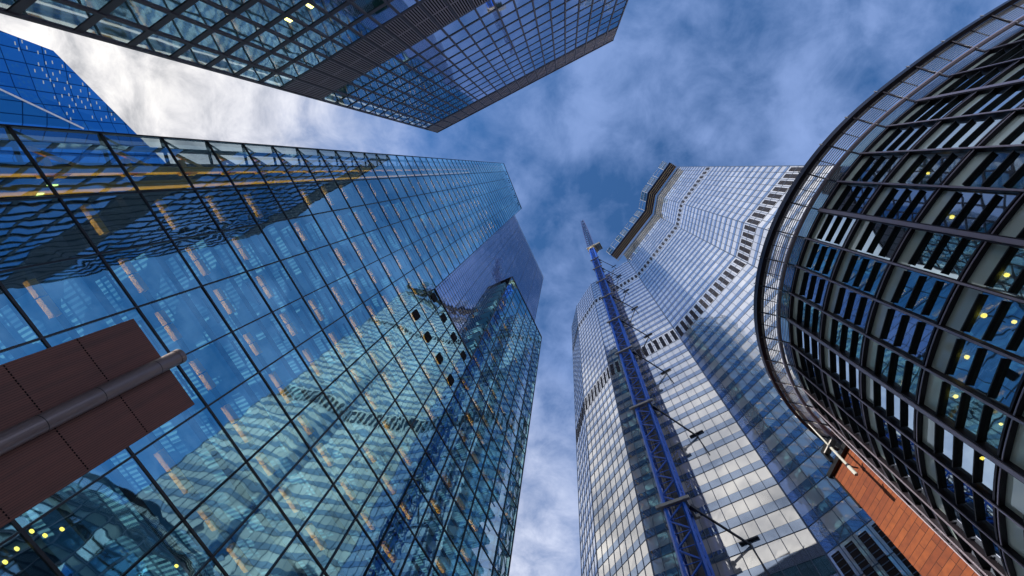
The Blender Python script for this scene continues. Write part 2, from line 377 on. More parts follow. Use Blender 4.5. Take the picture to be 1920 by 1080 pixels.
# recessed upper wing
FB = Frame(Vector((nA[0], nA[1])) * 28.75, tA, nA)
VB = [-7.6 - 1.64 * i for i in range(21)]
pb = []
HB = [h for h in HA if h < 183]
for i in range(20):
    for a, b_ in zip(HB[:-1], HB[1:]):
        if b_ < 53: continue
        pb.append(pane(FB, VB[i] - .03, VB[i + 1] + .03, a + .04, b_ - .04))
parts(A, 'upper_pane', pb, M['glassB'], 'upper_panes')
M['finlight'] = paint('pale anodised fin', (.45, .50, .62), .35, .4)
for i, h in enumerate(HB):
    if h > 50:
        for dz in (0, 1.29, 2.57): MB().fbox(FB, -7.6, -40.4, -.05, .05, h + dz - .035, h + dz + .035).build('upper_transom', M['finlight'], A)
for a in VB[::4]: MB().fbox(FB, a + .04, a - .04, -.05, .05, 50, 182).build('upper_mullion', M['mull'], A)
mb = MB(); mb.fbox(FB, -7.6, -40.4, .1, 10, 50, 182.3); mb.build('upper_body', M['core'], A)
# black rounded vents set in the glass
def onp(F, x, y):
    c = Vector((x - 960, y - 540, FPX)); u = Vector([sum(RW[i][k] * c[k] for k in range(3)) for i in range(3)])
    k = F.o.dot(F.n) / u.dot(F.n); P = u * k; return P.dot(F.t), P.z
for px in ((780, 590.6), (802, 632), (824, 672), (844.8, 712.5), (813.5, 558), (832, 596), (851, 632), (869, 666.7)):
    s_, h_ = onp(FA, *px); w2, h2, c2 = .62, .85, .22
    out_ = [(w2 - c2, -h2), (w2, -h2 + c2), (w2, h2 - c2), (w2 - c2, h2), (-w2 + c2, h2), (-w2, h2 - c2), (-w2, -h2 + c2), (-w2 + c2, -h2)]
    mb = MB(); f_ = [FA.p(s_ + a, -.09, h_ + b_) for a, b_ in out_]; k_ = [FA.p(s_ + a, -.02, h_ + b_) for a, b_ in out_]
    mb.face(f_)
    for i in range(8): mb.face([f_[i], k_[i], k_[(i + 1) % 8], f_[(i + 1) % 8]])
    mb.build('vent', M['vent'], A)
for i in range(5):
    for ds in (.5, 1.35):
        s_ = 10.3 - 3.55 * i - ds
        if s_ > -7: MB().fbox(FA, s_, s_ - .35, -.09, -.02, topA(s_) - 7.5, topA(s_) - 4.2).build('roof_vent', M['vent'], A)

# ================================================================== dark tower at the top
nD = (math.cos(4.284718526397752), math.sin(4.284718526397752)); tD = (-nD[1], nD[0])
FD = Frame((nD[0] * 16.27, nD[1] * 16.27), tD, nD)
M['bronze'] = paint('dark bronze cladding', (.075, .062, .078), .5, .2)
M['bronzelit'] = paint('grey bronze rib', (.36, .31, .35), .5, .1)  # louvre fins are a paler grey brown than the cladding
M['winD'] = mirror('dark tinted window', (.78, .82, 1.0), (.05, .22, .20), f0=.54, gain=.4, wave=(.35, .009))
D = thing('dark_office_tower', 'dark bronze office tower with square windows and louvre bands at the top', 'office building', FD.p(0, 8, -Z0))
SD0 = -19.8; NB = 20; BW = 35.3 / NB
HD = [-1.6 + .0]
z = 35.9
low = [z]
while low[-1] > 2: low.append(low[-1] - 2.58)
low = low[::-1]
up = [41.9 + i * (74.0 - 41.9) / 12 for i in range(13)]
wins = []
for rows, fw in ((low, .30), (up, .15)):
    for a, b_ in zip(rows[:-1], rows[1:]):
        for i in range(NB):
            s0 = SD0 + i * BW
            wins.append(pane(FD, s0 + .10, s0 + BW - .10, a + fw, b_ - .06, .03, tilt=.0025))
parts(D, 'window', wins, M['winD'], 'windows')
for rows, fw in ((low, .30), (up, .15)):
    for h in rows: MB().fbox(FD, SD0, SD0 + 35.3, -.01, .3, h - .10, h + fw + .02).build('spandrel', M['bronze'], D)
for i in range(NB + 1):
    s_ = SD0 + i * BW
    MB().fbox(FD, s_ - .085, s_ + .085, -.07, .3, -Z0, 81.1).build('mullion', M['bronze'], D)
mb = MB(); mb.fbox(FD, SD0 + .02, SD0 + 35.28, .31, 16, -Z0, 80.9); mb.build('tower_body', M['vent'], D)
MB().fbox(FD, SD0 - .1, SD0 + 35.4, -.1, 16.1, 81.1, 81.5).build('coping', M['bronze'], D)
for i in range(NB):                               # louvre grilles: slats in one mesh per bay
    s0 = SD0 + i * BW + .1; s1 = s0 + BW - .2
    mb = MB(); n = 7
    for k in range(n):
        a = s0 + (k + .5) * (s1 - s0) / n; mb.fbox(FD, a - .05, a + .05, -.02, .02, 36.1, 41.9)
    mb.fbox(FD, s0, s1, .021, .05, 38.9, 39.02)
    mb.build('louvre_panel', M['bronzelit'], D)
    mb = MB()
    n = 7
    for k in range(n):
        a = s0 + (k + .5) * (s1 - s0) / n; mb.fbox(FD, a - .06, a + .06, -.03, .03, 74.5, 80.9)
    mb.fbox(FD, s0, s1, -.05, .2, 77.6, 77.75)
    mb.build('crown_louvre', M['bronzelit'], D)
M['stripY'] = lamp('yellow strip lamp', (1, .9, .25), 3.0)
for px in ((581.5, 12), (541.5, 38)):
    s_, h_ = onp(FD, *px); MB().fbox(FD, s_ - .12, s_ + .12, .0, .06, h_ - .28, h_ + .28).build('strip_lamp', M['stripY'], D)

# ================================================================== faceted glass skyscraper
F22 = {'F7': (4.89, 62.89), 'F6': (6.45, 53.73), 'F5': (11.61, 44.3), 'F3': (25.25, 34.4), 'F2': (36.04, 17.86), 'F1': (36.59, 10.75), 'R0': (43.46, -.38)}
M['vis'] = mirror('pale silver vision glass', (1.0, .99, .95), (.66, .66, .68), f0=.60, gain=.35, wave=(.25, .006), var=.25)
M['spn'] = mirror('steel blue spandrel glass', (.50, .61, .80), (.12, .19, .30), f0=.56, gain=.3, wave=(.25, .006), var=.15)
M['podium'] = mirror('teal podium glass', (.40, .68, .85), (.02, .10, .16), f0=.5, gain=.4, wave=(.3, .01), var=.4)
M['mul22'] = paint('blue grey mullion', (.06, .09, .15), .4, .4)
M['louv'] = paint('brown grey louvre', (.030, .026, .030), .85, spec=.08)
T22 = thing('faceted_skyscraper', 'tall faceted silver blue glass skyscraper with folded facades behind the blue crane', 'skyscraper', (35, 45, -Z0))
facets = [('F7', 'F6', 6, 159.), ('F6', 'F5', 8, 159.), ('F5', 'F3', 12, 159.), ('F3', 'F2', 13, 170.8), ('F2', 'F1', 5, 170.8), ('F1', 'R0', 9, 170.8)]
FH = 2.96
mech = [(83.0, 88.4), (133.6, 138.4), (27.2, 32.6)]
cells = []; lw = []
FR = {}
for a, b_, nb, top in facets:
    A_, B_ = Vector(F22[a]), Vector(F22[b_]); t_ = (B_ - A_); L = t_.length; t_.normalize(); n_ = Vector((-t_.y, t_.x))
    if n_.dot(A_) < 0: n_ = -n_
    F = Frame(A_, t_, n_); FR[a + b_] = (F, L, nb, top)
    bw = L / nb
    lev = [-Z0]; h = 23.8
    base = h - FH * 9
    h = base
    hs = []
    while h < top - .5: hs.append(h); h += FH
    for h in hs:
        h1 = min(h + FH, top); hv = h + FH * .40
        mch = next((q for q in mech if q[0] - .3 <= h + FH * .5 <= q[1] + .2), None)
        for i in range(nb):
            s0, s1 = i * bw + .03, (i + 1) * bw - .03
            if mch:
                if mch[0] < 40 and (a + b_) != 'F3F2': mch2 = None
                else: mch2 = mch
            else: mch2 = None
            mb = MB(); jit = lambda: random.uniform(-1, 1) * .004
            r = random.random()
            if mch2:
                q = [F.p(s0, 0, h + .02), F.p(s1, 0, h + .02), F.p(s1, 0, h1 - .02), F.p(s0, 0, h1 - .02)]
                mb.face(q, 0, None, r); cells.append(mb); continue
            o = [jit() for _ in range(4)]
            q = [F.p(s0, o[0], hv), F.p(s1, o[1], hv), F.p(s1, o[2], h1 - .03), F.p(s0, o[3], h1 - .03)]
            mb.face(q, 2 if h < 32.5 else 0, None, r)
            q = [F.p(s0, .0, h + .03), F.p(s1, .0, h + .03), F.p(s1, .0, hv - .02), F.p(s0, .0, hv - .02)]
            mb.face(q, 1, None, r); cells.append(mb)
    # mechanical floors: dark louvred windows, one per bay
    for lo, hi in mech:
        if lo < 40 and (a + b_) != 'F3F2': continue
        for i in range(nb):
            if (a + b_) == 'F3F2' and lo < 40 and i > 4: continue
            s0, s1 = i * bw + bw * (.22 if a[1] in '531' or a == 'F2' else .34), (i + 1) * bw - bw * (.22 if a[1] in '531' or a == 'F2' else .30)
            k_ = .35 if lo < 100 else .9; mb = MB(); mb.fbox(F, s0, s1, -.08, -.02, lo + k_, hi - k_, 0)
            mid = (lo + hi) / 2
            mb.fbox(F, s0 - .03, s1 + .03, -.11, -.08, mid - .08, mid + .08, 1)
            for kk in range(9):
                zz_ = lo + k_ + .2 + kk * (hi - lo - 2 * k_ - .4) / 8
                mb.fbox(F, s0 + .04, s1 - .04, -.10, -.08, zz_ - .05, zz_ + .02, 1)
            lw.append(mb)
parts(T22, 'window_panel', cells, [M['vis'], M['spn'], M['podium']], 'window_panels')
parts(T22, 'louvre_window', lw, [M['louv'], M['mul22']], 'louvre_windows')
for a, b_, nb, top in facets:
    F, L, nb, top = FR[a + b_]
    for i in range(nb + 1):
        w_ = .07 if 0 < i < nb else .16
        MB().fbox(F, i * L / nb - w_ / 2, i * L / nb + w_ / 2, -.06, .06, -Z0, top).build('mullion', M['mul22'], T22)
h = base; k = 0
while h < 170:
    mb = MB()
    for a, b_, nb, top in facets:
        if h > top: continue
        F = FR[a + b_][0]; L = FR[a + b_][1]
        mb.fbox(F, .1, L - .1, -.045, .05, h - .03, h + .03)
    mb.build('transom', M['mul22'], T22); h += FH
inner = []
pts = [Vector(F22[k]) for k in ('F7', 'F6', 'F5', 'F3')]
def inset(P, toward, d): P = Vector(P); q = Vector(toward) - P; return P + q.normalized() * d
cen = (45, 45)
bodyL = [inset(F22[k], cen, .3) for k in ('F7', 'F6', 'F5', 'F3')] + [Vector((40, 75)), Vector((12, 80))]
bodyR = [inset(F22[k], cen, .3) for k in ('F3', 'F2', 'F1')] + [inset(F22['R0'], (60, 20), .3), Vector((66, 3)), Vector((70, 40)), Vector((40, 62))]
MB().prism(bodyL, -Z0, 158.8).build('west_body', M['spn'], T22)
MB().prism(bodyR, -Z0, 170.6).build('east_body', M['spn'], T22)
M['gold'] = paint('gold anodised slat', (.17, .125, .05), .7)
M['navy'] = paint('navy panel', (.015, .03, .09), .4, .2)
M['roofglass'] = mirror('pale blue parapet glass', (.45, .62, .9), (.08, .2, .45), f0=.45, gain=.4)
M['whitesteel'] = paint('white steel', (.55, .6, .68), .5)
roofpts = [('F3', Vector((22.6, 38.4))), ('F3', Vector(F22['F3']))]
inn = [Vector((23.2, 37.4)), Vector(F22['F2']), Vector(F22['F1']), Vector(F22['R0'])]
def offs(d):
    res = []
    for i, P in enumerate(inn):
        ns = []
        for q0, q1 in ((i - 1, i), (i, i + 1)):
            if q0 < 0 or q1 >= len(inn): continue
            t_ = (inn[q1] - inn[q0]).normalized(); n_ = Vector((-t_.y, t_.x))
            if n_.dot(P) > 0: n_ = -n_
            ns.append(n_)
        n_ = sum(ns, Vector((0, 0))); n_.normalize(); c_ = n_.dot(ns[0]); res.append(P + n_ * d / max(c_, .5))
    return res
for k in range(5):                       # gold slats stepping outwards below the parapet
    a_, b2 = offs(.2 + k * .62), offs(.2 + k * .62 + .12)
    mb = MB()
    for i in range(3):
        z0 = 170.2 + k * .55
        mb.grid8([(a_[i].x, a_[i].y, z0), (a_[i + 1].x, a_[i + 1].y, z0), (b2[i + 1].x, b2[i + 1].y, z0), (b2[i].x, b2[i].y, z0)] +
                 [(a_[i].x, a_[i].y, z0 + .3), (a_[i + 1].x, a_[i + 1].y, z0 + .3), (b2[i + 1].x, b2[i + 1].y, z0 + .3), (b2[i].x, b2[i].y, z0 + .3)])
    mb.build('gold_slat', M['gold'], T22)
mb = MB(); a_, b2 = offs(.1), offs(3.4)
for i in range(3):
    mb.grid8([(p.x, p.y, z_) for z_ in (174.2, 174.5) for p in (a_[i], a_[i + 1], b2[i + 1], b2[i])])
mb.build('roof_soffit', M['navy'], T22)
a_, b2 = offs(3.4), offs(5.3)
for i in range(3):
    L = (a_[i + 1] - a_[i]).length; n = max(2, int(L / 3.2))
    for k in range(n):
        u0, u1 = k / n, (k + 1) / n - .04 / 1
        p0, p1 = a_[i].lerp(a_[i + 1], u0), a_[i].lerp(a_[i + 1], u1); q0, q1 = b2[i].lerp(b2[i + 1], u0), b2[i].lerp(b2[i + 1], u1)
        mb = MB()
        if (k + i) % 3 != 1: mb.grid8([(p.x, p.y, z_ + (1.6 if j in (2, 3) else 0)) for z_ in (175.0, 175.1) for j, p in enumerate((p0, p1, q1, q0))], 0)
        mb.bar((p0.x, p0.y, 174.7), (q0.x, q0.y, 176.5), .16, mi=1)
        mb.bar((q0.x, q0.y, 176.6), (q1.x, q1.y, 176.6), .12, mi=1)
        m0, m1 = p0.lerp(q0, .5), p1.lerp(q1, .5)
        mb.bar((m0.x, m0.y, 175.6), (m1.x, m1.y, 175.6), .12, mi=1)
        mb.build('parapet_panel', [M['roofglass'], M['whitesteel']], T22)

# ================================================================== blue tower crane
M['crane'] = paint('blue crane paint', (.010, .115, .60), .4, var=.15)
M['jib'] = paint('navy jib paint', (.02, .055, .20), .45)
M['steel'] = paint('grey galvanised steel', (.33, .32, .30), .5, .4)
M['cranedark'] = paint('dark crane steel', (.03, .035, .05), .5, .3)
M['cream'] = paint('cream cab panel', (.55, .48, .34), .5)
CX, CY = 13.85, 36.95
ca = math.atan2(CY, CX)
cu = Vector((-math.sin(ca - .18), math.cos(ca - .18), 0)); cv = Vector((math.cos(ca - .18), math.sin(ca - .18), 0))
CR = thing('tower_crane', 'blue lattice tower crane rising along the face of the faceted silver skyscraper', 'tower crane', (CX, CY, -Z0))
hw = 1.05
cor = [(-hw, -hw), (hw, -hw), (hw, hw), (-hw, hw)]
cp = lambda i, z: Vector((CX, CY, z)) + cu * cor[i % 4][0] + cv * cor[i % 4][1]
Hc = 190.0; sec = 1.75
for s_ in range(int((Hc + Z0) / (sec * 4)) + 1):          # one mast section = four braced panels
    z0 = -Z0 + s_ * sec * 4; mb = MB()
    z1 = min(z0 + sec * 4, Hc)
    if z1 - z0 < .5: break
    for i in range(4): mb.bar(cp(i, z0 + .01), cp(i, z1 - .01), .34)
    k = 0; z = z0
    while z < z1 - .2:
        zz1 = min(z + sec, z1)
        for i in range(4):
            mb.bar(cp(i, z), cp(i + 1, z), .07)
            zm = (z + zz1) / 2
            e = (cp(i, zm) + cp(i + 1, zm)) / 2
            if k % 2: mb.bar(cp(i, z), cp(i + 1, zz1), .15)
            else: mb.bar(cp(i + 1, z), cp(i, zz1), .15)
        z += sec; k += 1
    mb.build('mast_section', M['crane'], CR)
MB().bar((CX, CY, -Z0), (CX, CY, Hc - .1), .95).build('inner_shaft', M['cranedark'], CR)  # dark box added to stand for the shade inside the mast
mb = MB(); lad = lambda z: Vector((CX, CY, z)) - cu * .2 - cv * .85
mb.bar(lad(0), lad(Hc), .07); mb.bar(lad(0) + cu * .45, lad(Hc) + cu * .45, .07)
z = 0
while z < Hc: mb.bar(lad(z), lad(z) + cu * .45, .05); z += .6
mb.build('ladder', M['cranedark'], CR)
A3, B3 = Vector(F22['F5']), Vector(F22['F3']); t3 = (B3 - A3).normalized()
anch = lambda s, z: Vector((A3.x + t3.x * s, A3.y + t3.y * s, z)) - Vector((FR['F5F3'][0].n.x, FR['F5F3'][0].n.y, 0)) * .12
for zc, za in zip([166.7, 151.3, 132.9, 115.8, 96.3, 78.5, 58.5, 38.7], [155.6, 141.2, 124.2, 107.8, 88.8, 72.1, 54.1, 36.0]):
    za = max(za, zc - 5)
    mb = MB(); c0 = Vector((CX, CY, zc)); e = hw + .35
    for sg in (-1, 1):
        mb.bar(c0 - cu * (e + .55) + cv * e * sg, c0 + cu * (e + .55) + cv * e * sg, .32, .4)
        mb.bar(c0 + cu * e * sg - cv * (e + .2), c0 + cu * e * sg + cv * (e + .2), .28, .34)
    mb.build('tie_collar', M['steel'], CR)
    for (sa, sb) in ((11.1, -1),):
        P = anch(sa, za); q = c0 - cu * (e + .1) - cv * .2 if (c0 - cu - P).length < (c0 + cu - P).length else c0 + cu * (e + .1) - cv * .2
        st_ = MB(); st_.bar(q, q + (P - q) * .12, .42); st_.bar(q + (P - q) * .1, P, .2)
        o = st_.build('tie_strut', M['cranedark'], CR)
        br_ = MB(); br_.bar(P, anch(sa + .4, za - 4.2), .12); br_.bar(anch(sa - 1.0, za + .5), anch(sa + 1.1, za + .5), .3, .16)
        br_.build('anchor_bracket', M['cranedark'], o)
        q2 = c0 + cu * (-e if q.dot(cu) < c0.dot(cu) else e) * .2 + cv * e
        st_ = MB(); st_.bar(q2, anch(sa - 5.2, za), .18); st_.build('tie_strut', M['cranedark'], CR)
top = Vector((CX, CY, Hc))
mb = MB(); mb.tube(top, top + Vector((0, 0, 1.6)), 1.7, 16); mb.build('slewing_ring', M['cream'], CR)
mb = MB(); c0 = top + Vector((0, 0, 1.6))
mb.grid8([c0 + cu * a + cv * b_ + Vector((0, 0, z_)) for z_ in (0, .5) for a, b_ in ((-1.9, -1.9), (1.9, -1.9), (1.9, 2.2), (-1.9, 2.2))])
for a in (-1.9, 1.9):
    mb.bar(c0 + cu * a + cv * -1.9 + Vector((0, 0, 1.5)), c0 + cu * a + cv * 2.2 + Vector((0, 0, 1.5)), .09)
    for b_ in (-1.9, 0, 2.2): mb.bar(c0 + cu * a + cv * b_, c0 + cu * a + cv * b_ + Vector((0, 0, 1.5)), .08)
mb.build('platform', M['cream'], CR)
side = cu if project(c0 + cu * 3)[0] > project(c0)[0] else -cu
mb = MB(); mb.grid8([c0 + side * a + cv * b_ + Vector((0, 0, z_)) for z_ in (.5, 3.0) for a, b_ in ((-1.8, -1.6), (-.2, -1.6), (-.2, .4), (-1.8, .4))]); cab = mb.build('cab', M['cream'], CR)
mb = MB(); mb.grid8([c0 + side * a + cv * b_ + Vector((0, 0, z_)) for z_ in (1.4, 2.7) for a, b_ in ((-1.7, -1.66), (-.3, -1.66), (-.3, -1.6), (-1.7, -1.6))]); mb.build('window', M['navy'], cab)
mb = MB()
for k in range(3): mb.grid8([c0 + side * a + cv * b_ + Vector((0, 0, z_)) for z_ in (-1.0 + k * .2, 2.4 - k * .3) for a, b_ in ((2.0 + k * .9, -1.6), (2.8 + k * .9, -1.6), (2.8 + k * .9, 1.6), (2.0 + k * .9, 1.6))])
mb.build('counterweight', M['tan'], CR)
jt = Vector((.04504 * 226, .12335 * 226, 226.)); jb = c0 + Vector((0, 0, 1.2))
jd = (jt - jb); jl = jd.length; jd.normalize(); jx = jd.cross(Vector((0, 0, 1))).normalized(); jy = jd.cross(jx)
mb = MB(); nseg = 16
def jp(i, k):
    u = k / nseg; w2 = 1.55 * (1 - .55 * u ** 2); c = [(-1, -1), (1, -1), (1, 1), (-1, 1)][i % 4]
    return jb + jd * jl * u + jx * c[0] * w2 + jy * c[1] * w2
for k in range(nseg):
    for i in range(4):
        mb.bar(jp(i, k), jp(i, k + 1), .34, mi=0)
        mb.bar(jp(i, k), jp(i + 1, k), .12, mi=0)
        mb.bar(jp(i, k), jp(i + 1, k + 1), .2, mi=0)
mb.build('jib', M['jib'], CR)
mb = MB(); mb.bar(jt, jt + jx * .9 + Vector((0, 0, .6)), .3); mb.bar(jt, jt - jx * .5 + Vector((0, 0, 1.2)), .2); mb.build('jib_head', M['cranedark'], CR)
mb = MB(); am = c0 - jy * 1.6 + Vector((0, 0, 7)); mb.bar(c0 + cu, am, .2); mb.bar(c0 - cu, am, .2); mb.tube(am, jt, .045, 6); mb.tube(am + cu * .3, jt, .045, 6); mb.build('luffing_gear', M['cranedark'], CR)

# ================================================================== curved office building on the right
C0 = (33.44, 8.055); RC = 16.48; HG = 31.0; FHc = 3.89
M['frame'] = paint('dark purple bronze frame', (.035, .028, .038), .38, .5)
M['rail'] = paint('lilac grey metal', (.40, .35, .42), .42, .4)
M['slat'] = paint('bright metal slat', (.85, .80, .76), .45, .2)
M['black'] = paint('black underside', (.006, .006, .008), .5)
M['spandC'] = mirror('grey green spandrel panel', (.7, .8, .8), (.70, .84, .80), f0=.12, gain=.5, wave=(.4, .01), var=.12)
M['glassC'] = glass('dark blue tinted glass', (.70, .88, 1.0), (.45, .60, .62), f0=.60, gain=.9, wave=(.35, .010))
M['ceilC'] = paint('dark slatted ceiling', (.22, .27, .22), .6)
CB = thing('curved_office_building', 'round office building with dark frame, black sunshades and metal crown ring', 'office building', (C0[0], C0[1], -Z0))
DA = 7.05; angs = [-161.6 + DA * k for k in range(-12, 12)]
def bulge(a): return 1 + .00009 * max(0.0, a + 135) ** 2 if a > -135 else 1.0      # the plan opens out towards its far end
P3c = lambda r, a, z: Vector((C0[0] + r * bulge(a) * math.cos(R(a)), C0[1] + r * bulge(a) * math.sin(R(a)), z))
levs = [HG - FHc * k for k in range(0, 8)] + [-Z0]
gl_, sp_, sh_ = [], [], []
for i in range(len(angs) - 1):
    a0, a1 = angs[i], angs[i + 1]; am = .35
    for k in range(len(levs) - 1):
        zt, zb = levs[k], levs[k + 1]
        if zt - zb < 2: continue
        fh = zt - zb; zs = zt - .10 - fh * .22
        r = random.random()
        mb = MB(); q = [P3c(RC, a0 + am, zs), P3c(RC, a1 - am, zs), P3c(RC, a1 - am, zt - .1), P3c(RC, a0 + am, zt - .1)]
        mb.face(q, 0, None, r); sp_.append(mb)
        mb = MB(); j = [random.uniform(-.006, .006) for _ in range(4)]
        q = [P3c(RC + j[0], a0 + am, zb + .1), P3c(RC + j[1], a1 - am, zb + .1), P3c(RC + j[2], a1 - am, zs - .03), P3c(RC + j[3], a0 + am, zs - .03)]
        mb.face(q, 0, None, r); gl_.append(mb)
        for u in (.27, .51, .75):
            z_ = zt - fh * u
            mb = MB(); b0, b1 = a0 + .62, a1 - .62
            Q = lambda z1_: [P3c(RC - .012, b0, z1_), P3c(RC - .012, b1, z1_), P3c(RC + .17, b1, z1_ - .01), P3c(RC + .17, b0, z1_ - .01)]
            mb.grid8(Q(z_) + [p + Vector((0, 0, .05)) for p in Q(z_)]); sh_.append(mb)
parts(CB, 'window', gl_, M['glassC'], 'windows')
parts(CB, 'spandrel', sp_, M['spandC'], 'spandrels')
parts(CB, 'sunshade', sh_, M['black'], 'sunshades')
for i, a in enumerate(angs):
    thick = (i - 12) % 4 == 0
    w_ = .34 if thick else .15
    mb = MB(); c_ = P3c(0, 0, 0)
    er = Vector((math.cos(R(a)), math.sin(R(a)), 0)); et = Vector((-er.y, er.x, 0))
    def post(r0, r1, wd, mi):
        b0 = Vector((C0[0], C0[1], 0)) + er * (RC * bulge(a) + r0 - RC); b1 = Vector((C0[0], C0[1], 0)) + er * (RC * bulge(a) + r1 - RC)
        P = [b0 - et * wd / 2, b0 + et * wd / 2, b1 + et * wd / 2, b1 - et * wd / 2]
        mb.grid8([p + Vector((0, 0, -Z0)) for p in P] + [p + Vector((0, 0, HG + .15)) for p in P], mi)
    post(RC - .1, RC + .22, w_, 0); post(RC + .222, RC + .27, w_ * .6, 1)
    mb.build('rail', [M['frame'], M['rail']], CB)
for z_ in levs[:-1]:
    mb = MB(); mb.ringseg(C0, RC - .08, RC + .18, z_ - .15, z_ - .05, angs[0], angs[-1], 92); mb.ringseg(C0, RC - .08, RC + .18, z_ + .04, z_ + .13, angs[0], angs[-1], 92)
    mb.ringseg(C0, RC + .182, RC + .21, z_ - .13, z_ - .08, angs[0], angs[-1], 92, 1)
    mb.build('ring_transom', [M['frame'], M['rail']], CB)
    mb = MB(); mb.ringseg(C0, 9.0, RC - .15, z_ - .45, z_ - .05, -240, -90, 60); mb.build('floor_slab', M['ceilC'], CB)
mb = MB(); mb.ringseg(C0, 8.0, 9.6, -Z0, HG, -250, -80, 40); mb.build('core_wall', M['frame'], CB)
mb = MB(); mb.ringseg(C0, 16.1, 16.3, HG + .42, 33.2, -250, -80, 90); mb.build('clerestory', M['podium'], CB)
mb = MB(); mb.prism([(C0[0] + 15.9 * math.cos(R(a)), C0[1] + 15.9 * math.sin(R(a))) for a in range(0, 360, 6)], HG + .16, HG + .4); mb.build('roof', M['frame'], CB)
# crown ring
N = 88; AA0, AA1 = angs[0], angs[-1]
mb = MB(); mb.ringseg(C0, 17.75, 18.02, 33.1, 33.7, AA0, AA1, N); mb.ringseg(C0, 17.45, 17.72, 33.3, 33.4, AA0, AA1, N, z0b=33.12, z1b=33.2); mb.build('crown_fascia', M['frame'], CB)
mb = MB()
for k in range(8):
    u = (k + .5) / 8; r_ = 17.12 + u * .55; z_ = 32.0 + u * 1.15
    mb.ringseg(C0, r_, r_ + .045, z_, z_ + .035, AA0, AA1, N)
mb.build('crown_slats', M['slat'], CB)
mb = MB()
for k in range(5):
    u = (k + .5) / 5; r_ = 16.62 + u * .30; z_ = 31.2 + u * .55
    mb.ringseg(C0, r_, r_ + .035, z_, z_ + .03, AA0, AA1, N)
mb.build('inner_slats', M['slat'], CB)
mb = MB(); n = N
for i in range(n):
    a, b_ = AA0 + (AA1 - AA0) * i / n, AA0 + (AA1 - AA0) * (i + 1) / n
    mb.tube(P3c(17.0, a, 31.85), P3c(17.0, b_, 31.85), .15, 8, caps=False)
mb.build('crown_tube', M['rail'], CB)
for a in angs:
    for off, w_ in ((0, .09), (DA / 2, .05)):
        if a + off > angs[-1]: continue
        mb = MB()
        if off == 0:
            mb.bar(P3c(RC + .1, a, 31.1), P3c(17.0, a, 31.85), w_); mb.bar(P3c(17.0, a, 31.85), P3c(17.9, a, 33.2), w_); mb.bar(P3c(17.9, a, 33.2), P3c(18.06, a, 33.8), .06, mi=1)
            mb.bar(P3c(17.0, a, 31.6), P3c(17.5, a, 32.6), .03, mi=1)
        else: mb.bar(P3c(17.0, a + off, 31.95), P3c(17.75, a + off, 33.15), w_, mi=0)
        mb.build('crown_rib', [M['frame'], M['slat']], CB)
M['warm'] = lamp('warm ceiling lamp', (1.0, .66, .10), 4.5)
def raydir(x, y):
    c = Vector((x - 960, y - 540, FPX)); return Vector([sum(RW[i][k] * c[k] for k in range(3)) for i in range(3)]).normalized()
def oncyl(x, y, r):
    u = raydir(x, y); a = u.x ** 2 + u.y ** 2; b_ = -2 * (u.x * C0[0] + u.y * C0[1]); c = C0[0] ** 2 + C0[1] ** 2 - r * r
    dsc = b_ * b_ - 4 * a * c
    return u * ((-b_ - math.sqrt(dsc)) / (2 * a)) if dsc > 0 else None
for (x, y, rr) in ((1786, 407, .13), (1889, 516, .13), (1846, 592, .15), (1814, 670, .13), (1793, 744, .13), (1843, 860, .11), (1638, 564, .08), (1741, 325, .10), (1903, 604, .11), (1813, 990, .11), (1878, 796, .08), (1735, 735, .06), (1797, 938, .06)):
    P = oncyl(x, y, 15.6)
    if P is None: continue
    mb = MB(); rr *= .72; mb.tube(P, P + Vector((0, 0, .05)), rr, 12); mb.tube(P + Vector((0, 0, .05)), P + Vector((0, 0, .45)), .012, 4, 1); mb.build('pendant_lamp', [M['warm'], M['frame']], CB)

# ================================================================== orange tiled wall and its pole
m, t = newmat('orange terracotta tiles')
uv = uvnode(t)
br = t.n('ShaderNodeTexBrick', {'Vector': uv, 'Color1': (.50, .135, .038, 1), 'Color2': (.30, .07, .025, 1), 'Mortar': (.035, .012, .008, 1), 'Scale': 1.0, 'Mortar Size': .016, 'Mortar Smooth': .1, 'Bias': .0, 'Brick Width': 2.3, 'Row Height': .42})
br.offset = .37; br.offset_frequency = 3
nz = t.n('ShaderNodeTexNoise', {'Vector': uv, 'Scale': 2.0, 'Detail': 6.0})
cc_ = t.mix(t.m('MULTIPLY', t.m('POWER', nz.outputs[0], 2.0), 1.2), br.outputs[0], (.13, .035, .018), 'MIX')
bp = t.n('ShaderNodeBump', {'Height': br.outputs['Fac'], 'Strength': .6, 'Distance': -.02})
b = t.n('ShaderNodeBsdfPrincipled', {'Base Color': cc_, 'Roughness': .62, 'Normal': bp.outputs[0]}); t.n('ShaderNodeOutputMaterial', {0: b.outputs[0]}); M['orange'] = m
Pl = Vector((22.65, 24.1)); Pr = Vector((23.2, 21.2)); to = (Pr - Pl).normalized(); no = Vector((-to.y, to.x))
if no.dot(Pl) < 0: no = -no
FO = Frame(Pl, to, no)
OB = thing('orange_tiled_building', 'orange terracotta tiled building with black eaves, beside the round office building', 'building', FO.p(3, 3, -Z0))
mb = MB(); mb.fbox(FO, 0, 7, 0, 6, -Z0, 30.6); mb.build('wall', M['orange'], OB)
mb = MB()
mb.fbox(FO, -.32, 7, -.30, 6, 30.62, 31.0); mb.fbox(FO, -.12, .0, -.10, 6, 27.4, 30.6)
mb.fbox(FO, .9, 7, -.5, 0, 32.0, 32.3); mb.fbox(FO, .9, 1.05, -.5, 0, 31.0, 32.0); eav = mb.build('eaves', M['black'], OB)
mb = MB()
for k in range(11):
    mb.fbox(FO, 1.1, 3.2, -.48 + k * .045, -.465 + k * .045, 31.86, 31.98)
mb.build('louvre', M['slat'], eav)
PB = oncyl  # pole on brackets in front of the tiles
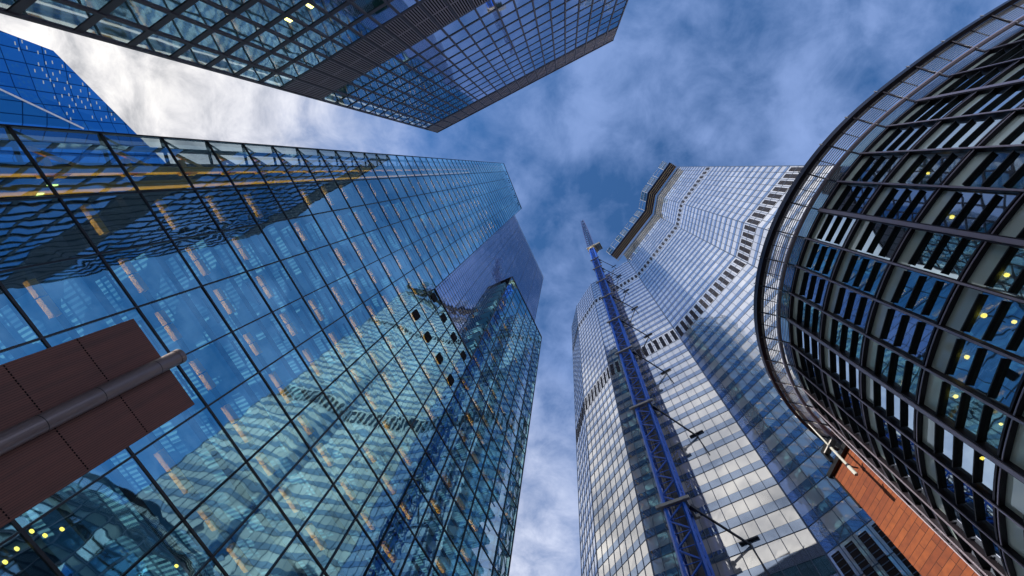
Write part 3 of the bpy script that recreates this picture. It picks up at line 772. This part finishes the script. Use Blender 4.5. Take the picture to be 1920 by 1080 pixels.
u0 = raydir(1606, 890); u1 = raydir(1491, 771)
rr = 29.6; k0 = rr / math.hypot(u0.x, u0.y); p0 = u0 * k0; ztop = rr * u1.z / math.hypot(u1.x, u1.y)
M['pole'] = paint('pale grey pole', (.75, .75, .70), .5, .0)
PO = thing('flag_pole', 'slim pale grey pole fixed in front of the orange tiled wall', 'pole', (p0.x, p0.y, p0.z))
mb = MB(); zs = [p0.z, p0.z + .9, p0.z + 3.0, ztop]
mb.tube((p0.x, p0.y, zs[0]), (p0.x, p0.y, zs[1]), .13, 12); mb.tube((p0.x, p0.y, zs[1]), (p0.x, p0.y, zs[2]), .095, 12); mb.tube((p0.x, p0.y, zs[2]), (p0.x, p0.y, zs[3]), .07, 12, r2=.035)
mb.build('shaft', M['pole'], PO)
mb = MB()
for z_ in (zs[1], zs[2]): mb.tube((p0.x, p0.y, z_ - .08), (p0.x, p0.y, z_ + .08), .145, 12); mb.bar((p0.x, p0.y, z_), (p0.x + .7, p0.y + .12, z_), .08)
mb.build('bracket', M['cranedark'], PO)

# ================================================================== brown clad shaft with its pipe
m, t = newmat('brown ribbed cladding')
uv = uvnode(t); sx = t.n('ShaderNodeSeparateXYZ', {0: uv})
rb = t.m('PINGPONG', t.m('MULTIPLY', sx.outputs[0], 17.0), .5)
nz = t.n('ShaderNodeTexNoise', {'Vector': uv, 'Scale': 1.4, 'Detail': 5.0})
c_ = t.mix(nz.outputs[0], (.17, .062, .048), (.24, .088, .066))
st_ = t.n('ShaderNodeTexNoise', {'Vector': t.n('ShaderNodeMapping', {0: uv, 3: (6.0, .35, 1.0)}).outputs[0], 'Scale': 1.0, 'Detail': 6.0})
c_ = t.mix(t.m('MULTIPLY', t.ramp(st_.outputs[0], [(.42, 0.0), (.72, 1.0)]), .55), c_, (.09, .045, .038))
c_ = t.mix(t.m('LESS_THAN', rb, .07), c_, (.02, .010, .009))
bp = t.n('ShaderNodeBump', {'Height': t.m('SMOOTH_MIN', rb, .12, .05), 'Strength': .8, 'Distance': .02})
b = t.n('ShaderNodeBsdfPrincipled', {'Base Color': c_, 'Roughness': .6, 'Normal': bp.outputs[0]}); t.n('ShaderNodeOutputMaterial', {0: b.outputs[0]}); M['brown'] = m
FW = Frame((nA[0] * 14, nA[1] * 14), tA, nA)
BS = thing('ventilation_shaft', 'dark brown ribbed square shaft in front of the blue glass tower, at the lower left', 'shaft', FW.p(0, 1, -Z0))
mb = MB(); mb.fbox(FW, 1.69, -1.60, 0, 2.6, -Z0, 10.46); mb.build('cladding', M['brown'], BS)
mb = MB()
for h in (8.88, 7.32, 5.76, 4.2, 2.64, 1.08):
    s_ = 1.66
    while s_ > -1.55: mb.fbox(FW, s_, s_ - .05, -.012, .0, h - .012, h + .012); s_ -= .085
mb.build('joint', M['vent'], BS)
M['pipe'] = paint('grey metal pipe', (.23, .18, .18), .34, .2, scale=1.5)
M['pipering'] = paint('dark pipe seam', (.015, .013, .015), .4)
PI_ = thing('exhaust_pipe', 'grey metal pipe running up the front of the brown ribbed shaft', 'pipe', FW.p(.0, -.32, -Z0))
mb = MB(); pc = lambda z_: FW.p(.02, -.30, z_)
mb.tube(pc(-Z0), pc(10.62), .235, 28, caps=True); mb.tube(pc(10.6), pc(10.75), .25, 28); mb.build('pipe_run', M['pipe'], PI_)
for h in (3.0,):
    MB().tube(pc(h), pc(h + .035), .248, 24).bar(FW.p(.30, -.30, h + .025), FW.p(.30, .02, h + .025), .04).bar(FW.p(-.26, -.30, h + .025), FW.p(-.26, .02, h + .025), .04).build('pipe_clamp', M['pipering'], PI_)
for h in (9.9, 8.3, 7.0, 5.95, 5.86, 4.6, 3.4, 2.2):
    mb = MB(); mb.tube(pc(h), pc(h + .018), .239, 28, caps=False); mb.build('seam', M['pipering'], PI_)

# ================================================================== far blue skyscraper top left
azs = R(-172); nS = (math.cos(azs), math.sin(azs)); tS = (-nS[1], nS[0])
DS = 95.0
FS = Frame((nS[0] * DS, nS[1] * DS), tS, nS)
m, t = newmat('cobalt gridded glass')
uv = uvnode(t)
br = t.n('ShaderNodeTexBrick', {'Vector': uv, 'Color1': (.01, .14, .46, 1), 'Color2': (.02, .19, .55, 1), 'Mortar': (.004, .035, .13, 1), 'Scale': 1.0, 'Mortar Size': .09, 'Brick Width': 2.1, 'Row Height': 3.2}); br.offset = 0
g_ = t.n('ShaderNodeBsdfAnisotropic', {'Color': (.10, .38, .8, 1), 'Roughness': .08, 'Normal': wave_normal(t, .15, .004)})
d_ = t.n('ShaderNodeBsdfDiffuse', {0: br.outputs[0]})
mx = t.n('ShaderNodeMixShader', {0: t.m('MULTIPLY_ADD', br.outputs['Fac'], -.35, .45), 1: d_.outputs[0], 2: g_.outputs[0]})
t.n('ShaderNodeOutputMaterial', {0: mx.outputs[0]}); M['cobalt'] = m
def onS(x, y): s_, h_ = onp(FS, x, y); return s_, h_
o1 = [onS(*p) for p in ((-160, -4), (0, 57), (100, 95), (250, 245), (330, 325))]
fold = [onS(*p) for p in ((-160, 103), (0, 177), (130, 237), (330, 330))]
BBt = thing('angular_blue_skyscraper', 'angular cobalt blue glass skyscraper with a slanting edge, in the top left corner', 'skyscraper', FS.p(0, 8, -Z0))
mb = MB(); up_ = [FS.p(a, 0, h) for a, h in o1]; fo_ = [FS.p(a, -3.0, h) for a, h in fold]
uvs = o1 + fold[::-1][1:]
mb.face(up_ + fo_[::-1][1:], 0, uvs); upf = mb.build('upper_face', M['cobalt'], BBt)
s_hi, s_lo = fold[0][0], fold[-2][0]
mb = MB(); b_l = [FS.p(fold[0][0], 2, -Z0), FS.p(fold[-2][0], 2, -Z0)]
mb.face([fo_[0], fo_[1], fo_[2], b_l[1], b_l[0]], 0, [fold[0], fold[1], fold[2], (fold[-2][0], 0), (fold[0][0], 0)])
mb.face([up_[4], up_[4] - Vector((0, 0, 85 + 10)), b_l[1], fo_[2]], 0, [o1[4], (o1[4][0], 0), (fold[-2][0], 0), fold[2]])
mb.build('lower_face', M['cobalt'], BBt)
mb = MB()
bk = [p + FS.n * 18 for p in up_]
for i in range(4): mb.face([up_[i], up_[i + 1], bk[i + 1], bk[i]])
mb.face([up_[4], bk[4], bk[4] - Vector((0, 0, 95)), up_[4] - Vector((0, 0, 95))]); mb.build('roof_edge', M['navy'], BBt)
mb = MB()
for i in range(2): mb.bar(fo_[i], fo_[i + 1], .28)
mb.build('fold_trim', M['slat'], BBt)
M['wlamp'] = lamp('white office lamp', (.75, .9, 1.0), .3)
random.seed(3)
for (x, y) in ((24, 83), (31, 94), (37, 80), (46, 91), (67, 100), (81, 99), (68, 121), (61, 133), (75, 131), (83, 142), (90, 150), (97, 160), (103, 149), (95, 139), (82, 119), (94, 118), (113, 125), (108, 136), (77, 154), (127, 143), (122, 155), (129, 163), (117, 166), (125, 177), (112, 179), (98, 182), (107, 193), (126, 198), (138, 195), (131, 186), (142, 181), (149, 190), (156, 200), (160, 186), (166, 196), (147, 170), (151, 158), (164, 175), (177, 192), (183, 201), (121, 211), (128, 221), (169, 218), (186, 222), (195, 218), (205, 213), (211, 222), (133, 207)):
    s_, h_ = onS(x, y); MB().fbox(FS, s_ - .26, s_ + .26, -3.4, -3.25, h_ * .97 - .03, h_ * .97 + .03).build('lit_window', M['wlamp'], upf)
